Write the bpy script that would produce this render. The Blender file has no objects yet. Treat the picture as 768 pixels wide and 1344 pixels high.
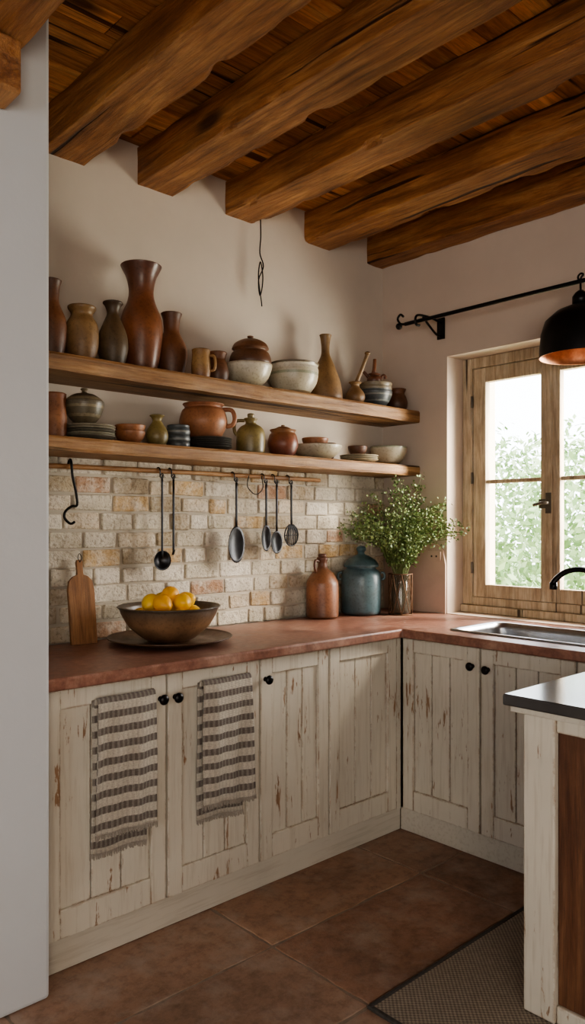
import bpy, bmesh, math, random
from mathutils import Vector, noise, Matrix
random.seed(7)
D=bpy.data; S=bpy.context.scene

# ------------------------------------------------------------ materials
class NT:
    def __init__(s,name):
        s.m=D.materials.new(name); s.m.use_nodes=True
        s.t=s.m.node_tree; s.b=s.t.nodes['Principled BSDF']; s.out=s.t.nodes['Material Output']
    def n(s,typ,props=None,**inp):
        nd=s.t.nodes.new('ShaderNode'+typ)
        for k,v in (props or {}).items(): setattr(nd,k,v)
        for k,v in inp.items():
            key=int(k[1:]) if k[0]=='_' and k[1:].isdigit() else k.replace('_',' ')
            s.set(nd,key,v)
        return nd
    def set(s,nd,key,v):
        if isinstance(v,tuple) and len(v)==2 and hasattr(v[0],'outputs'):
            s.t.links.new(v[0].outputs[v[1]],nd.inputs[key])
        elif hasattr(v,'outputs'): s.t.links.new(v.outputs[0],nd.inputs[key])
        else:
            if isinstance(v,tuple) and len(v)==3 and nd.inputs[key].type=='RGBA': v=v+(1,)
            nd.inputs[key].default_value=v
    def coord(s,scale=(1,1,1),kind='Object',rot=(0,0,0)):
        tc=s.n('TexCoord'); return s.n('Mapping',Vector=(tc,kind),Scale=scale,Rotation=rot)
    def noise(s,vec,scale,detail=5,rough=.55,dist=0):
        return s.n('TexNoise',Vector=vec,Scale=float(scale),Detail=float(detail),Roughness=rough,Distortion=float(dist))
    def ramp(s,fac,stops,interp='LINEAR'):
        r=s.n('ValToRGB',Fac=fac); cr=r.color_ramp; cr.interpolation=interp
        while len(cr.elements)<len(stops): cr.elements.new(.5)
        for e,(p,c) in zip(cr.elements,stops):
            e.position=p; e.color=(c if isinstance(c,tuple) else (c,c,c))+(1,)
        return r
    def mix(s,fac,a,b,mode='MIX'):
        m=s.n('MixRGB',{'blend_type':mode}); s.set(m,'Fac',fac); s.set(m,'Color1',a); s.set(m,'Color2',b); return m
    def math(s,op,a,b=0.0,c=0.0):
        m=s.n('Math',{'operation':op}); s.set(m,0,a); s.set(m,1,b); s.set(m,2,c); return m
    def bump(s,h,strength=.3,dist=.01):
        b=s.n('Bump',Height=h,Strength=strength,Distance=dist); s.set(s.b,'Normal',b); return b
    def fin(s,color=None,rough=None,metal=None):
        if color is not None: s.set(s.b,'Base Color',color)
        if rough is not None: s.set(s.b,'Roughness',rough)
        if metal is not None: s.set(s.b,'Metallic',metal)
        return s.m

def wood(name,dark,mid,light,axis='Y',rough=.6,island=False,crack=True,bump=.5,sc=1.0):
    k=NT(name)
    st={'X':(.7,9,9),'Y':(9,.7,9),'Z':(9,9,.7)}[axis]; st=tuple(a*sc for a in st)
    v=k.coord(st)
    vec=v
    if island:
        g=k.n('NewGeometry'); off=k.math('MULTIPLY',(g,'Random Per Island'),37.0)
        vec=k.n('VectorMath',{'operation':'ADD'}); k.set(vec,0,v); k.set(vec,1,off)
    n1=k.noise(vec,2.4,10,.72,.7); n2=k.noise(vec,10,5,.7,.2)
    v3=k.coord((1,1,1)); n3=k.noise(v3,3.2,5,.6)
    base=k.ramp(n1,[(.30,dark),(.48,mid),(.68,light)])
    c=k.mix(.45,base,k.ramp(n2,[(.36,(.22,.2,.19)),(.58,(1,1,1))]),'MULTIPLY')
    c=k.mix(.6,c,k.ramp(n3,[(.32,(.50,.43,.39)),(.6,(1.05,1.05,1.05))]),'MULTIPLY')
    if island:
        c=k.mix(1.0,c,k.ramp((g,'Random Per Island'),[(0,(.55,.5,.46)),(.5,(.95,.9,.85)),(1,(1.25,1.2,1.12))]),'MULTIPLY')
    h=n1
    if crack:
        cs={'X':(.9,30,30),'Y':(30,.9,30),'Z':(30,30,.9)}[axis]
        cv=k.coord(cs); n4=k.noise(cv,.6,3,.5,.3)
        cr=k.ramp(n4,[(.325,0.0),(.36,1.0)])
        c=k.mix(1.0,c,k.mix(1.0,cr,(.14,.09,.06),'LIGHTEN'),'MULTIPLY')
        kv=k.coord({'X':(1.6,4,4),'Y':(4,1.6,4),'Z':(4,4,1.6)}[axis])
        vo=k.n('TexVoronoi',Vector=kv,Scale=1.0)
        kn=k.ramp((vo,'Distance'),[(.07,(.10,.07,.05)),(.17,(1,1,1))])
        c=k.mix(.9,c,kn,'MULTIPLY')
        h=k.math('MULTIPLY_ADD',cr,.8,n1)
    k.bump(h,bump,.014)
    return k.fin(c,rough)

def painted(name,paint,under,wear=.5,edge=True,axis='Z',rough=.5,grain=.26):
    k=NT(name)
    st={'X':(2,14,14),'Y':(14,2,14),'Z':(14,14,2)}[axis]
    n1=k.noise(k.coord(st),2.6,9,.7,.3)
    n2=k.noise(k.coord(),3.0,4,.6)
    n3=k.noise(k.coord((45,45,2.5) if axis=='Z' else (2.5,45,45)),1.5,5,.65)
    lo=.93-.17*wear
    chip=k.ramp(k.math('MULTIPLY_ADD',n2,.35,n1),[(lo,0.0),(lo+.02,1.0)])
    fac=chip
    if edge:
        bv=k.n('Bevel',{'samples':4},Radius=.009); g=k.n('NewGeometry')
        dt=k.n('VectorMath',{'operation':'DOT_PRODUCT'}); k.set(dt,0,bv); k.set(dt,1,(g,'Normal'))
        e=k.ramp((dt,'Value'),[(.88,1.0),(.985,0.0)])
        en=k.ramp(k.noise(k.coord(),14,7,.78),[(.47,0.0),(.55,1.0)])
        em=k.math('MULTIPLY',e,en)
        fac=k.math('MAXIMUM',chip,em)
    und=k.mix(k.ramp(n3,[(.3,0.0),(.7,1.0)]),under,tuple(c*.6 for c in under))
    pc=k.mix(k.ramp(n2,[(.35,0.0),(.7,1.0)]),paint,tuple(c*.88 for c in paint))
    pc=k.mix(grain,pc,k.ramp(n3,[(.36,(.50,.43,.34)),(.50,(1,1,1))]),'MULTIPLY')
    c=k.mix(fac,pc,und)
    k.bump(k.math('MULTIPLY_ADD',fac,-.6,n3),.24,.003)
    return k.fin(c,rough)

def plaster(name,col,var=.12,rough=.9):
    k=NT(name); n=k.noise(k.coord(),1.4,5,.6); n2=k.noise(k.coord(),14,6,.6); n3=k.noise(k.coord(),5,3,.5)
    c=k.ramp(n,[(.3,tuple(x*(1-var) for x in col)),(.7,tuple(min(1,x*(1+var*.4)) for x in col))])
    k.bump(k.math('MULTIPLY_ADD',n3,2.0,n2),.22,.006)
    return k.fin(c,rough)

def ceramic(name,stops,h=.2,rough=.38,interp='LINEAR',mott=.55,spk=.3):
    k=NT(name); tc=k.n('TexCoord'); sp=k.n('SeparateXYZ',Vector=(tc,'Object'))
    nz=k.noise((tc,'Object'),18,4,.6)
    amt=.10 if interp=='LINEAR' else .02
    z=k.math('MULTIPLY_ADD',nz,amt,k.math('MULTIPLY_ADD',(sp,'Z'),1.0/h,-amt*.5))
    base=k.ramp(z,stops,interp)
    n1=k.noise((tc,'Object'),11,6,.65,.5); n2=k.noise((tc,'Object'),90,3,.6)
    c=k.mix(mott,base,k.ramp(n1,[(.32,(.42,.38,.34)),(.6,(1.05,1.05,1.05))]),'MULTIPLY')
    c=k.mix(spk,c,k.ramp(n2,[(.36,(.2,.15,.12)),(.46,(1,1,1))]),'MULTIPLY')
    k.set(k.b,'Roughness',k.ramp(n1,[(.3,rough+.2),(.7,rough)]))
    k.bump(k.math('MULTIPLY_ADD',n2,.3,n1),.18,.004)
    return k.fin(c)

def simple(name,col,rough=.5,metal=0,nscale=20,var=.25,bump=.1):
    k=NT(name); n=k.noise(k.coord(),nscale,5,.6)
    c=k.ramp(n,[(.3,tuple(x*(1-var) for x in col)),(.7,tuple(min(1,x*(1+var*.4)) for x in col))])
    k.bump(n,bump,.003)
    return k.fin(c,rough,metal)

# ------------------------------------------------------------ mesh builder
def cat(pts,n=4):
    P=[Vector(p) for p in pts]; out=[]
    for i in range(len(P)-1):
        p0=P[max(i-1,0)];p1=P[i];p2=P[i+1];p3=P[min(i+2,len(P)-1)]
        for j in range(n):
            t=j/n
            out.append(.5*((2*p1)+(p2-p0)*t+(2*p0-5*p1+4*p2-p3)*t*t+(3*p1-p0-3*p2+p3)*t**3))
    out.append(P[-1]); return out

class B:
    def __init__(s): s.bm=bmesh.new()
    def face(s,vs,mi=0,sm=False):
        try:
            f=s.bm.faces.new(vs); f.material_index=mi; f.smooth=sm; return f
        except ValueError: return None
    def box(s,x0,x1,y0,y1,z0,z1,mi=0,M=None):
        v=[Vector((x,y,z)) for z in(z0,z1) for y in(y0,y1) for x in(x0,x1)]
        if M: v=[M@a for a in v]
        v=[s.bm.verts.new(a) for a in v]
        for q in((0,2,3,1),(4,5,7,6),(0,1,5,4),(2,6,7,3),(0,4,6,2),(1,3,7,5)): s.face([v[i] for i in q],mi)
    def rev(s,pts,c=(0,0,0),mi=0,seg=40,sm=True,M=None):
        c=Vector(c); rings=[]
        for r,z in pts:
            if r<1e-5:
                p=Vector((0,0,z)); p=(M@p if M else p)+c; rings.append([s.bm.verts.new(p)])
            else:
                R=[]
                for i in range(seg):
                    a=2*math.pi*i/seg; p=Vector((r*math.cos(a),r*math.sin(a),z)); p=(M@p if M else p)+c
                    R.append(s.bm.verts.new(p))
                rings.append(R)
        for a,b in zip(rings,rings[1:]):
            for i in range(seg):
                j=(i+1)%seg
                if len(a)==1 and len(b)==1: continue
                if len(a)==1: s.face([a[0],b[i],b[j]],mi,sm)
                elif len(b)==1: s.face([a[i],a[j],b[0]],mi,sm)
                else: s.face([a[i],a[j],b[j],b[i]],mi,sm)
    def lathe(s,prof,R,H,c=(0,0,0),mi=0,open_=True,th=.006,seg=40,M=None,sub=4):
        P=cat([(r*R,z*H,0) for r,z in prof],sub); P=[(max(p.x,.0),p.y) for p in P]
        pts=[(0,P[0][1])]+P
        if open_:
            zt=P[-1][1]
            inner=[(max(r-th,.001),max(z,P[0][1]+th)) for r,z in reversed(P)]
            pts+= [(P[-1][0]-th*.5,zt+th*.4)]+inner+[(0,inner[-1][1])]
        else: pts+=[(0,P[-1][1])]
        s.rev(pts,c,mi,seg,True,M)
    def tube(s,pts,r,mi=0,seg=8,n=4,smooth=True,taper=None):
        P=cat(pts,n) if smooth else [Vector(p) for p in pts]
        rings=[]; up=Vector((0.123,.31,.94)).normalized()
        for i,p in enumerate(P):
            t=(P[min(i+1,len(P)-1)]-P[max(i-1,0)])
            if t.length<1e-9: t=Vector((0,0,1))
            t.normalize(); a=up-t*up.dot(t)
            if a.length<1e-3: a=Vector((1,0,0))-t*t.x
            a.normalize(); b=t.cross(a); up=a
            rr=r if taper is None else r*(1+(taper-1)*i/(len(P)-1))
            rings.append([s.bm.verts.new(p+(a*math.cos(2*math.pi*k/seg)+b*math.sin(2*math.pi*k/seg))*rr) for k in range(seg)])
        for a,b in zip(rings,rings[1:]):
            for i in range(seg):
                j=(i+1)%seg; s.face([a[i],a[j],b[j],b[i]],mi,True)
        s.face(rings[0],mi); s.face(rings[-1],mi)
    def ball(s,c,rx,ry=None,rz=None,mi=0,M=None,u=16,v=12,tip=0):
        ry=rx if ry is None else ry; rz=rx if rz is None else rz
        c=Vector(c); rings=[]
        for i in range(v+1):
            ph=math.pi*i/v; R=[]
            k=1+tip*abs(math.cos(ph))**10
            if i in(0,v):
                p=Vector((0,0,rz*math.cos(ph)*k)); p=(M@p if M else p)+c; R=[s.bm.verts.new(p)]
            else:
                for j in range(u):
                    a=2*math.pi*j/u; p=Vector((rx*math.sin(ph)*math.cos(a),ry*math.sin(ph)*math.sin(a),rz*math.cos(ph)*k))
                    p=(M@p if M else p)+c; R.append(s.bm.verts.new(p))
            rings.append(R)
        for a,b in zip(rings,rings[1:]):
            for i in range(u):
                j=(i+1)%u
                if len(a)==1: s.face([a[0],b[i],b[j]],mi,True)
                elif len(b)==1: s.face([a[i],a[j],b[0]],mi,True)
                else: s.face([a[i],a[j],b[j],b[i]],mi,True)
    def dish(s,c,rx,rz,dep,mi=0,th=.002):   # shallow oval bowl facing -Y
        c=Vector(c); rows=[]
        for side in(0,1):
            rr=[]
            for i in range(7):
                f=i/6; R=[]
                for j in range(24):
                    a=2*math.pi*j/24
                    R.append(s.bm.verts.new(c+Vector((rx*f*math.cos(a),dep*(1-f*f)+side*th,rz*f*math.sin(a)))) if i else None)
                if i==0: R=[s.bm.verts.new(c+Vector((0,dep+side*th,0)))]
                rr.append(R)
            for a,b in zip(rr,rr[1:]):
                for i in range(24):
                    j=(i+1)%24
                    s.face([a[0],b[i],b[j]] if len(a)==1 else [a[i],a[j],b[j],b[i]],mi,True)
            rows.append(rr[-1])
        for i in range(24):
            j=(i+1)%24; s.face([rows[0][i],rows[0][j],rows[1][j],rows[1][i]],mi,True)
    def cells(s,us,vs,inc,w0,w1,plane='XY',mi=0):
        def P(u,v,w): return {'XY':(u,v,w),'YZ':(w,u,v),'XZ':(u,w,v)}[plane]
        V={}
        def g(i,j,k):
            if (i,j,k) not in V: V[(i,j,k)]=s.bm.verts.new(P(us[i],vs[j],(w0,w1)[k]))
            return V[(i,j,k)]
        nu,nv=len(us)-1,len(vs)-1
        ok=lambda i,j: 0<=i<nu and 0<=j<nv and inc(i,j)
        for i in range(nu):
            for j in range(nv):
                if not inc(i,j): continue
                for k in(0,1): s.face([g(i,j,k),g(i+1,j,k),g(i+1,j+1,k),g(i,j+1,k)],mi)
                for (di,dj,a,b) in((-1,0,(i,j),(i,j+1)),(1,0,(i+1,j),(i+1,j+1)),(0,-1,(i,j),(i+1,j)),(0,1,(i,j+1),(i+1,j+1))):
                    if not ok(i+di,j+dj): s.face([g(*a,0),g(*b,0),g(*b,1),g(*a,1)],mi)
    def obj(s,name,mats,loc=(0,0,0),parent=None,bevel=0,recalc=True,solid=0,seg=2):
        if recalc: bmesh.ops.recalc_face_normals(s.bm,faces=s.bm.faces)
        me=D.meshes.new(name); s.bm.to_mesh(me); s.bm.free()
        for m in (mats if isinstance(mats,(list,tuple)) else [mats]): me.materials.append(m)
        o=D.objects.new(name,me); S.collection.objects.link(o); o.location=loc
        if solid:
            md=o.modifiers.new('s','SOLIDIFY'); md.thickness=solid; md.offset=0
        if bevel:
            md=o.modifiers.new('b','BEVEL'); md.width=bevel; md.segments=seg; md.limit_method='ANGLE'; md.angle_limit=math.radians(40)
        if parent: o.parent=parent
        return o
def empty(name,loc=(0,0,0)):
    e=D.objects.new(name,None); S.collection.objects.link(e); e.location=loc; e.empty_display_size=.1; return e

# ------------------------------------------------------------ common materials
M_wall=plaster('plaster_warm',(.60,.53,.45))
M_wallR=plaster('plaster_rose',(.58,.475,.39))
M_part=plaster('plaster_white',(.54,.56,.575),.05)
M_beam=wood('beam_oak',(.13,.045,.014),(.36,.145,.045),(.60,.31,.12),'Y',.5,bump=1.0)
M_plank=wood('ceiling_plank',(.36,.14,.05),(.72,.34,.13),(.90,.54,.25),'X',.6,island=True)
M_shelf=wood('shelf_oak',(.14,.062,.022),(.34,.175,.07),(.52,.32,.15),'X',.5)
M_board=wood('board_wood',(.18,.08,.03),(.34,.165,.07),(.44,.24,.11),'Z',.5,crack=False,bump=.2)
M_panel=wood('island_panel',(.05,.022,.012),(.13,.055,.027),(.21,.10,.048),'Z',.45,crack=False,bump=.3)
M_cab=painted('cabinet_paint',(.62,.575,.485),(.33,.20,.115),.80)
M_win=wood('window_wood',(.34,.24,.145),(.52,.41,.28),(.64,.55,.41),'Z',.6,bump=.3)
M_toe=painted('toe_paint',(.56,.52,.44),(.36,.24,.14),.0,edge=False,axis='X')
M_black=simple('black_iron',(.02,.019,.019),.38,.8,40)
M_steel=simple('brushed_steel',(.40,.41,.43),.28,1,30,.15)
M_dsteel=simple('dark_steel',(.055,.057,.062),.40,.85,30,.3)
M_dark=simple('dark_gap',(.03,.02,.015),.9)

# ------------------------------------------------------------ room shell
XR,YB,ZC=3.30,2.82,2.965
b=B(); b.box(-2.0,XR+.45,YB,YB+.3,0,3.1); b.obj('wall_back',M_wall)
b=B(); b.cells([-2.5,1.38,2.383,YB],[0,.915,2.25,3.1],lambda i,j:not(i==1 and j==1),XR,XR+.45,'YZ'); b.obj('wall_right',M_wallR)
b=B(); b.box(-2.0,.995,2.11,YB,0,3.1); b.obj('wall_partition',M_part,bevel=.012)
b=B(); b.cells([-2.5,-.9,.6,YB+.3],[0,.9,2.1,3.1],lambda i,j:not(i==1 and j==1),-2.3,-2.0,'YZ'); b.obj('wall_left',M_part)
b=B(); b.box(-2.3,XR+.45,-2.8,-2.5,0,3.1); b.obj('wall_front',M_part)
b=B(); b.box(-2.3,XR+.45,-2.8,YB+.3,3.01,3.12); b.obj('ceiling',M_dark)
b=B()
for y0,y1,z0,z1 in((-.9,-.83,.9,2.1),(.53,.6,.9,2.1),(-.829,.529,2.03,2.1),(-.829,.529,.9,.97),(-.18,-.12,.971,2.029)): b.box(-2.12,-2.06,y0,y1,z0,z1)
b.obj('window_2',M_win,bevel=.004)
# planks
b=B(); y=-2.5
while y<YB-.01:
    w=random.uniform(.10,.15); y1=min(y+w,YB); x=-2.0-random.random()*.8
    while x<XR:
        l=random.uniform(.9,1.9); dz=random.uniform(0,.010)
        b.box(max(x,-2.0)+.003,min(x+l,XR)-.002,y+.002,y1-.002,ZC+dz,ZC+dz+.028); x+=l
    y+=w
b.obj('ceiling_planks',M_plank,bevel=.003,seg=1)
# beams: square-cut, slightly wavering faces, chipped arrises
def beam(x0,x1,z0,z1,y0=-2.5,y1=YB):
    b=B(); n=190; K=7; cx,cz=(x0+x1)/2,(z0+z1)/2; hx,hz=(x1-x0)/2,(z1-z0)/2
    cs=[]
    c=.03
    side=[-1+c]+[-1+c+(2-2*c)*(i/K) for i in range(1,K)]+[1-c]
    for u in side: cs.append((u,-1))
    for u in side: cs.append((1,u))
    for u in reversed(side): cs.append((u,1))
    for u in reversed(side): cs.append((-1,u))
    rings=[]
    for j in range(n+1):
        yy=y0+(y1-y0)*j/n; R=[]
        wx=noise.noise(Vector((x0*7,yy*.8,1)))*.008; wz=noise.noise(Vector((x0*7,yy*.7,7)))*.005
        for (u,v) in cs:
            x=cx+u*hx; z=cz+v*hz
            d=noise.noise(Vector((x*11,yy*6,z*11)))*.0036+noise.noise(Vector((x*30,yy*9,z*30)))*.0012
            corner=max(0,(abs(u)+abs(v)-1.8)/.2)
            ch=max(0,noise.noise(Vector((u*3+x0*11,yy*7,v*3)))-.12)*.034*corner
            nx=x+wx+u*(d-ch); nz=z+wz+v*(d-ch)
            nx=min(nx,XR-.002); nz=min(nz,ZC-.001)
            if v==1 : nz=ZC-.001 if z1>=ZC-.01 else nz
            R.append(b.bm.verts.new((nx,yy,nz)))
        rings.append(R)
    m=len(cs)
    for a,c2 in zip(rings,rings[1:]):
        for i in range(m): b.face([a[i],a[(i+1)%m],c2[(i+1)%m],c2[i]],0,False)
    b.face(rings[0]); b.face(rings[-1])
    return b.obj('ceiling_beam',M_beam)
for x0,x1 in((3.165,3.296),(2.693,2.875),(2.181,2.365),(1.716,1.895),(1.29,1.475),(.22,.41),(-.30,-.11),(-.82,-.63),(-1.34,-1.15)):
    beam(x0,x1,2.81,ZC,y1=YB if x0>.95 else 2.11)
beam(.66,.88,2.67,ZC,y1=2.11)
b=B(); b.box(.68,.86,1.99,2.108,2.52,2.665); b.obj('beam_corbel',M_beam,bevel=.01)

# floor
k=NT('terracotta_tile'); g=k.n('NewGeometry')
n1=k.noise(k.coord(),2.2,7,.68,.5); n2=k.noise(k.coord(),22,6,.7); n3=k.noise(k.coord(),6,6,.65)
c=k.ramp(n1,[(.25,(.15,.085,.055)),(.42,(.27,.16,.105)),(.58,(.36,.215,.145)),(.75,(.42,.32,.245))])
c=k.mix(.9,c,k.ramp((g,'Random Per Island'),[(0,(.70,.66,.64)),(.3,(1.18,1.0,.88)),(.65,(.85,.90,.94)),(1,(1.25,1.18,1.08))]),'MULTIPLY')
c=k.mix(.55,c,k.ramp(n2,[(.35,(.42,.38,.36)),(.55,(1,1,1))]),'MULTIPLY')
c=k.mix(k.ramp(n3,[(.48,0.0),(.72,.6)]),c,(.43,.36,.30))
k.bump(k.math('MULTIPLY_ADD',n3,1.8,n2),.5,.006)
k.set(k.b,'Roughness',k.ramp(n3,[(.3,.42),(.7,.78)])); M_tile=k.fin(c)
M_grout=simple('grout',(.28,.22,.17),.9,0,30)
b=B(); b.box(-2.3,XR+.45,-2.8,YB+.3,-.1,-.004); b.obj('floor',M_grout)
b=B(); row=0; y=1.88-.42*11
while y<YB:
    x=1.65-.78*5
    while x<XR:
        a0,a1=max(x,-2.0)+.006,min(x+.78,XR)-.006; c0,c1=max(y,-2.5)+.006,min(y+.42,YB)-.006
        if a1>a0 and c1>c0:
            zt=random.uniform(-.0015,0); P=[]; n=12; j=lambda p,q:noise.noise(Vector((p*13,q*13,row)))*.007
            for i in range(n): P.append((a0+(a1-a0)*i/n,c0+j(a0+i*.1,c0)))
            for i in range(n): P.append((a1+j(a1,c0+i*.1),c0+(c1-c0)*i/n))
            for i in range(n): P.append((a1-(a1-a0)*i/n,c1+j(a1-i*.1,c1)))
            for i in range(n): P.append((a0+j(a0,c1-i*.1),c1-(c1-c0)*i/n))
            va=[b.bm.verts.new((p,q,zt)) for p,q in P]; vb=[b.bm.verts.new((p,q,-.02)) for p,q in P]
            b.face(va); b.face(vb); m=len(P)
            for i in range(m): b.face([va[i],va[(i+1)%m],vb[(i+1)%m],vb[i]])
        x+=.78
    y+=.42; row+=1
b.obj('floor_tiles',M_tile,bevel=.004)

# ------------------------------------------------------------ backsplash bricks
k=NT('old_brick'); g=k.n('NewGeometry'); R=(g,'Random Per Island')
n1=k.noise(k.coord(),16,6,.7); n2=k.noise(k.coord(),5,4,.6); n3=k.noise(k.coord(),70,4,.6)
c=k.ramp(R,[(0,(.62,.57,.46)),(.16,(.46,.38,.26)),(.28,(.66,.61,.51)),(.42,(.54,.38,.20)),(.50,(.58,.53,.42)),(.62,(.42,.35,.25)),(.72,(.68,.63,.54)),(.86,(.44,.27,.17)),(.91,(.62,.53,.40))],'CONSTANT')
c=k.mix(k.ramp(n1,[(.42,0.0),(.66,.75)]),c,(.68,.63,.54))
c=k.mix(.65,c,k.ramp(n2,[(.3,(.5,.46,.40)),(.6,(1.1,1.1,1.1))]),'MULTIPLY')
c=k.mix(.5,c,k.ramp(n3,[(.35,(.35,.3,.25)),(.48,(1,1,1))]),'MULTIPLY')
k.bump(k.math('ADD',k.math('MULTIPLY',n1,2.0),n3),.8,.008); M_brick=k.fin(c,.85)
M_mortar=plaster('mortar',(.47,.42,.34),.25)
b=B(); b.box(.997,XR-.001,YB-.012,YB-.001,.912,1.612,1)
z=.914; r=0
while z<1.60:
    h=.064; x=.99-(.08 if r%2 else 0)-random.random()*.03
    while x<XR-.01:
        l=random.choice([.15,.165,.175,.14,.115,.18,.09]); a0,a1=max(x,.998),min(x+l,XR-.016)
        if a1-a0>.02:
            j=lambda:random.uniform(-.0038,.0038); yo=YB-.016-random.uniform(0,.0075)
            v=[]
            for zz in(z+j(),z+h+j()):
                for (xx,yy) in((a0,yo),(a1,yo+j()*.6),(a1,YB-.002),(a0,YB-.002)):
                    v.append(b.bm.verts.new((xx+j(),yy,zz+j())))
            for q in((0,1,2,3),(4,5,6,7),(0,1,5,4),(1,2,6,5),(2,3,7,6),(3,0,4,7)): b.face([v[i] for i in q],0)
        x+=l+random.uniform(.009,.014)
    z+=h+.0095; r+=1
b.obj('brick_backsplash',[M_brick,M_mortar],bevel=.007)
# low splash on the window wall + outlet
M_spl=simple('rose_plaster',(.54,.39,.31),.8,0,6,.12)
b=B(); prof=[(2.795,.912),(2.386,.912),(2.386,1.17),(2.40,1.24),(2.44,1.275),(2.795,1.285)]
va=[b.bm.verts.new((XR-.012,y,z)) for y,z in prof]; vb=[b.bm.verts.new((XR-.001,y,z)) for y,z in prof]
b.face(va); b.face(vb)
for i in range(6): b.face([va[i],va[(i+1)%6],vb[(i+1)%6],vb[i]])
b.obj('plaster_splash_panel',M_spl,bevel=.003)
b=B(); b.box(XR-.022,XR-.0125,2.41,2.49,1.185,1.235,0); b.box(XR-.024,XR-.0222,2.43,2.44,1.205,1.215,1); b.box(XR-.024,XR-.0222,2.46,2.47,1.205,1.215,1)
b.obj('wall_outlet',[M_spl,M_dark],bevel=.002)

# ------------------------------------------------------------ countertop
k=NT('red_stone'); n1=k.noise(k.coord(),5,9,.75,.8); n2=k.noise(k.coord(),34,6,.7); n3=k.noise(k.coord(),2,5,.6)
c=k.ramp(n1,[(.28,(.15,.068,.05)),(.5,(.28,.135,.095)),(.68,(.40,.245,.18))])
c=k.mix(.6,c,k.ramp(n2,[(.35,(.5,.43,.41)),(.6,(1.1,1.1,1.1))]),'MULTIPLY')
c=k.mix(k.ramp(n3,[(.5,0.0),(.75,.35)]),c,(.36,.27,.22))
k.set(k.b,'Roughness',k.ramp(n1,[(.3,.28),(.7,.5)])); k.bump(n2,.12,.003); M_stone=k.fin(c)
xs=[1.0,2.665,2.80,3.16,XR-.002]; ys=[.30,1.35,1.99,2.165,YB-.027]
def inc(i,j):
    if i==0: return j==3
    if j==3: return True
    return not(j==1 and i==2)
ctop=B(); ctop.cells(xs,ys,inc,.872,.912,'XY'); ctop.obj('countertop',M_stone,bevel=.008,seg=3)
# sink
e=empty('kitchen_sink',(2.98,1.67,.91))
b=B(); x0,x1,y0,y1=-.176,.176,-.316,.316
def rr(x0,x1,y0,y1,r,z,n=5):
    P=[]
    for cx,cy,a0 in((x1-r,y1-r,0),(x0+r,y1-r,90),(x0+r,y0+r,180),(x1-r,y0+r,270)):
        for i in range(n+1):
            a=math.radians(a0+90*i/n); P.append(Vector((cx+r*math.cos(a),cy+r*math.sin(a),z)))
    return P
loops=[rr(-.20,.20,-.34,.34,.04,.003),rr(-.20,.20,-.34,.34,.04,.008),rr(-.19,.19,-.33,.33,.04,.010),rr(x0,x1,y0,y1,.05,.006),rr(x0+.004,x1-.004,y0+.004,y1-.004,.05,-.02),rr(x0+.012,x1-.012,y0+.012,y1-.012,.05,-.15),rr(x0+.04,x1-.04,y0+.04,y1-.04,.04,-.172),rr(-.02,.02,-.02,.02,.019,-.178)]
L=[[b.bm.verts.new(p) for p in l] for l in loops]
for a,c2 in zip(L,L[1:]):
    n=len(a)
    for i in range(n): b.face([a[i],a[(i+1)%n],c2[(i+1)%n],c2[i]],0,True)
b.face(L[-1]); b.obj('basin',M_steel,parent=e)
# faucet
b=B(); b.rev([(0,0),(.03,0),(.03,.008),(.022,.02),(.018,.05),(0,.05)],(0,0,0))
b.tube([(0,0,.03),(0,0,.14),(-.02,.02,.225),(-.075,.065,.268),(-.13,.115,.262),(-.165,.15,.225),(-.17,.155,.205)],.012,seg=12)
b.rev([(0,0),(.016,0),(.016,.03),(0,.03)],(-.17,.155,.185)); b.tube([(0,.0,.05),(.0,-.04,.07),(0,-.075,.085)],.007)
b.obj('faucet',M_black,(3.225,1.50,.9121))

# ------------------------------------------------------------ cabinets
def door(par,name,u0,u1,z0,z1,front,axis):
    b=B()
    def bx(a0,a1,d0,d1,q0,q1,mi=0):
        if axis=='X': b.box(a0,a1,front+d0,front+d1,q0,q1,mi)
        else: b.box(front+d0,front+d1,a0,a1,q0,q1,mi)
    st=.058
    bx(u0,u0+st,0,.022,z0,z1); bx(u1-st,u1,0,.022,z0,z1)
    bx(u0+st+.0006,u1-st-.0006,0.0008,.022,z1-st,z1); bx(u0+st+.0006,u1-st-.0006,.0008,.022,z0,z0+st+.03)
    n=3; w=(u1-u0-2*st)/n
    for i in range(n): bx(u0+st+i*w+.002,u0+st+(i+1)*w-.002,.010,.020,z0+st+.03,z1-st)
    return b.obj(name,M_cab,parent=par,bevel=.0025)
def knob(par,p,d):
    M=Matrix.Rotation(math.radians(90),4,'X') if d=='-Y' else Matrix.Rotation(math.radians(-90),4,'Y')
    b=B(); b.lathe([(.55,0),(.4,.25),(.45,.45),(1,.62),(.95,.85),(.5,1)],.017,.034,open_=False,seg=20,M=M)
    b.obj('knob',M_black,p,parent=par)
e=empty('base_cabinet')
b=B(); b.box(1.0,2.70,2.225,YB-.03,.10,.871); b.obj('carcass',M_cab,parent=e)
b=B(); b.box(1.0,2.713,2.215,2.24,0.001,.10); b.obj('toe_kick',M_toe,parent=e,bevel=.002)
b=B(); b.box(2.672,2.70,2.202,2.222,.10,.871); b.obj('corner_filler',M_cab,parent=e)
for i,(a,c2) in enumerate(((1.012,1.451),(1.460,1.864),(1.873,2.236),(2.245,2.668))): door(e,'door_panel_%d'%(i+1),a,c2,.105,.866,2.2,'X')
for x,z in((1.428,.787),(1.487,.785),(1.895,.79)): knob(e,(x,2.2,z),'-Y')
e=empty('sink_cabinet')
b=B(); b.box(2.725,XR-.004,.32,2.2,.10,.70)
b.box(2.725,2.775,.32,2.2,.7003,.871); b.obj('carcass',M_cab,parent=e)
b=B(); b.box(2.715,2.74,.32,2.2145,.001,.10); b.obj('toe_kick',M_toe,parent=e,bevel=.002)
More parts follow.
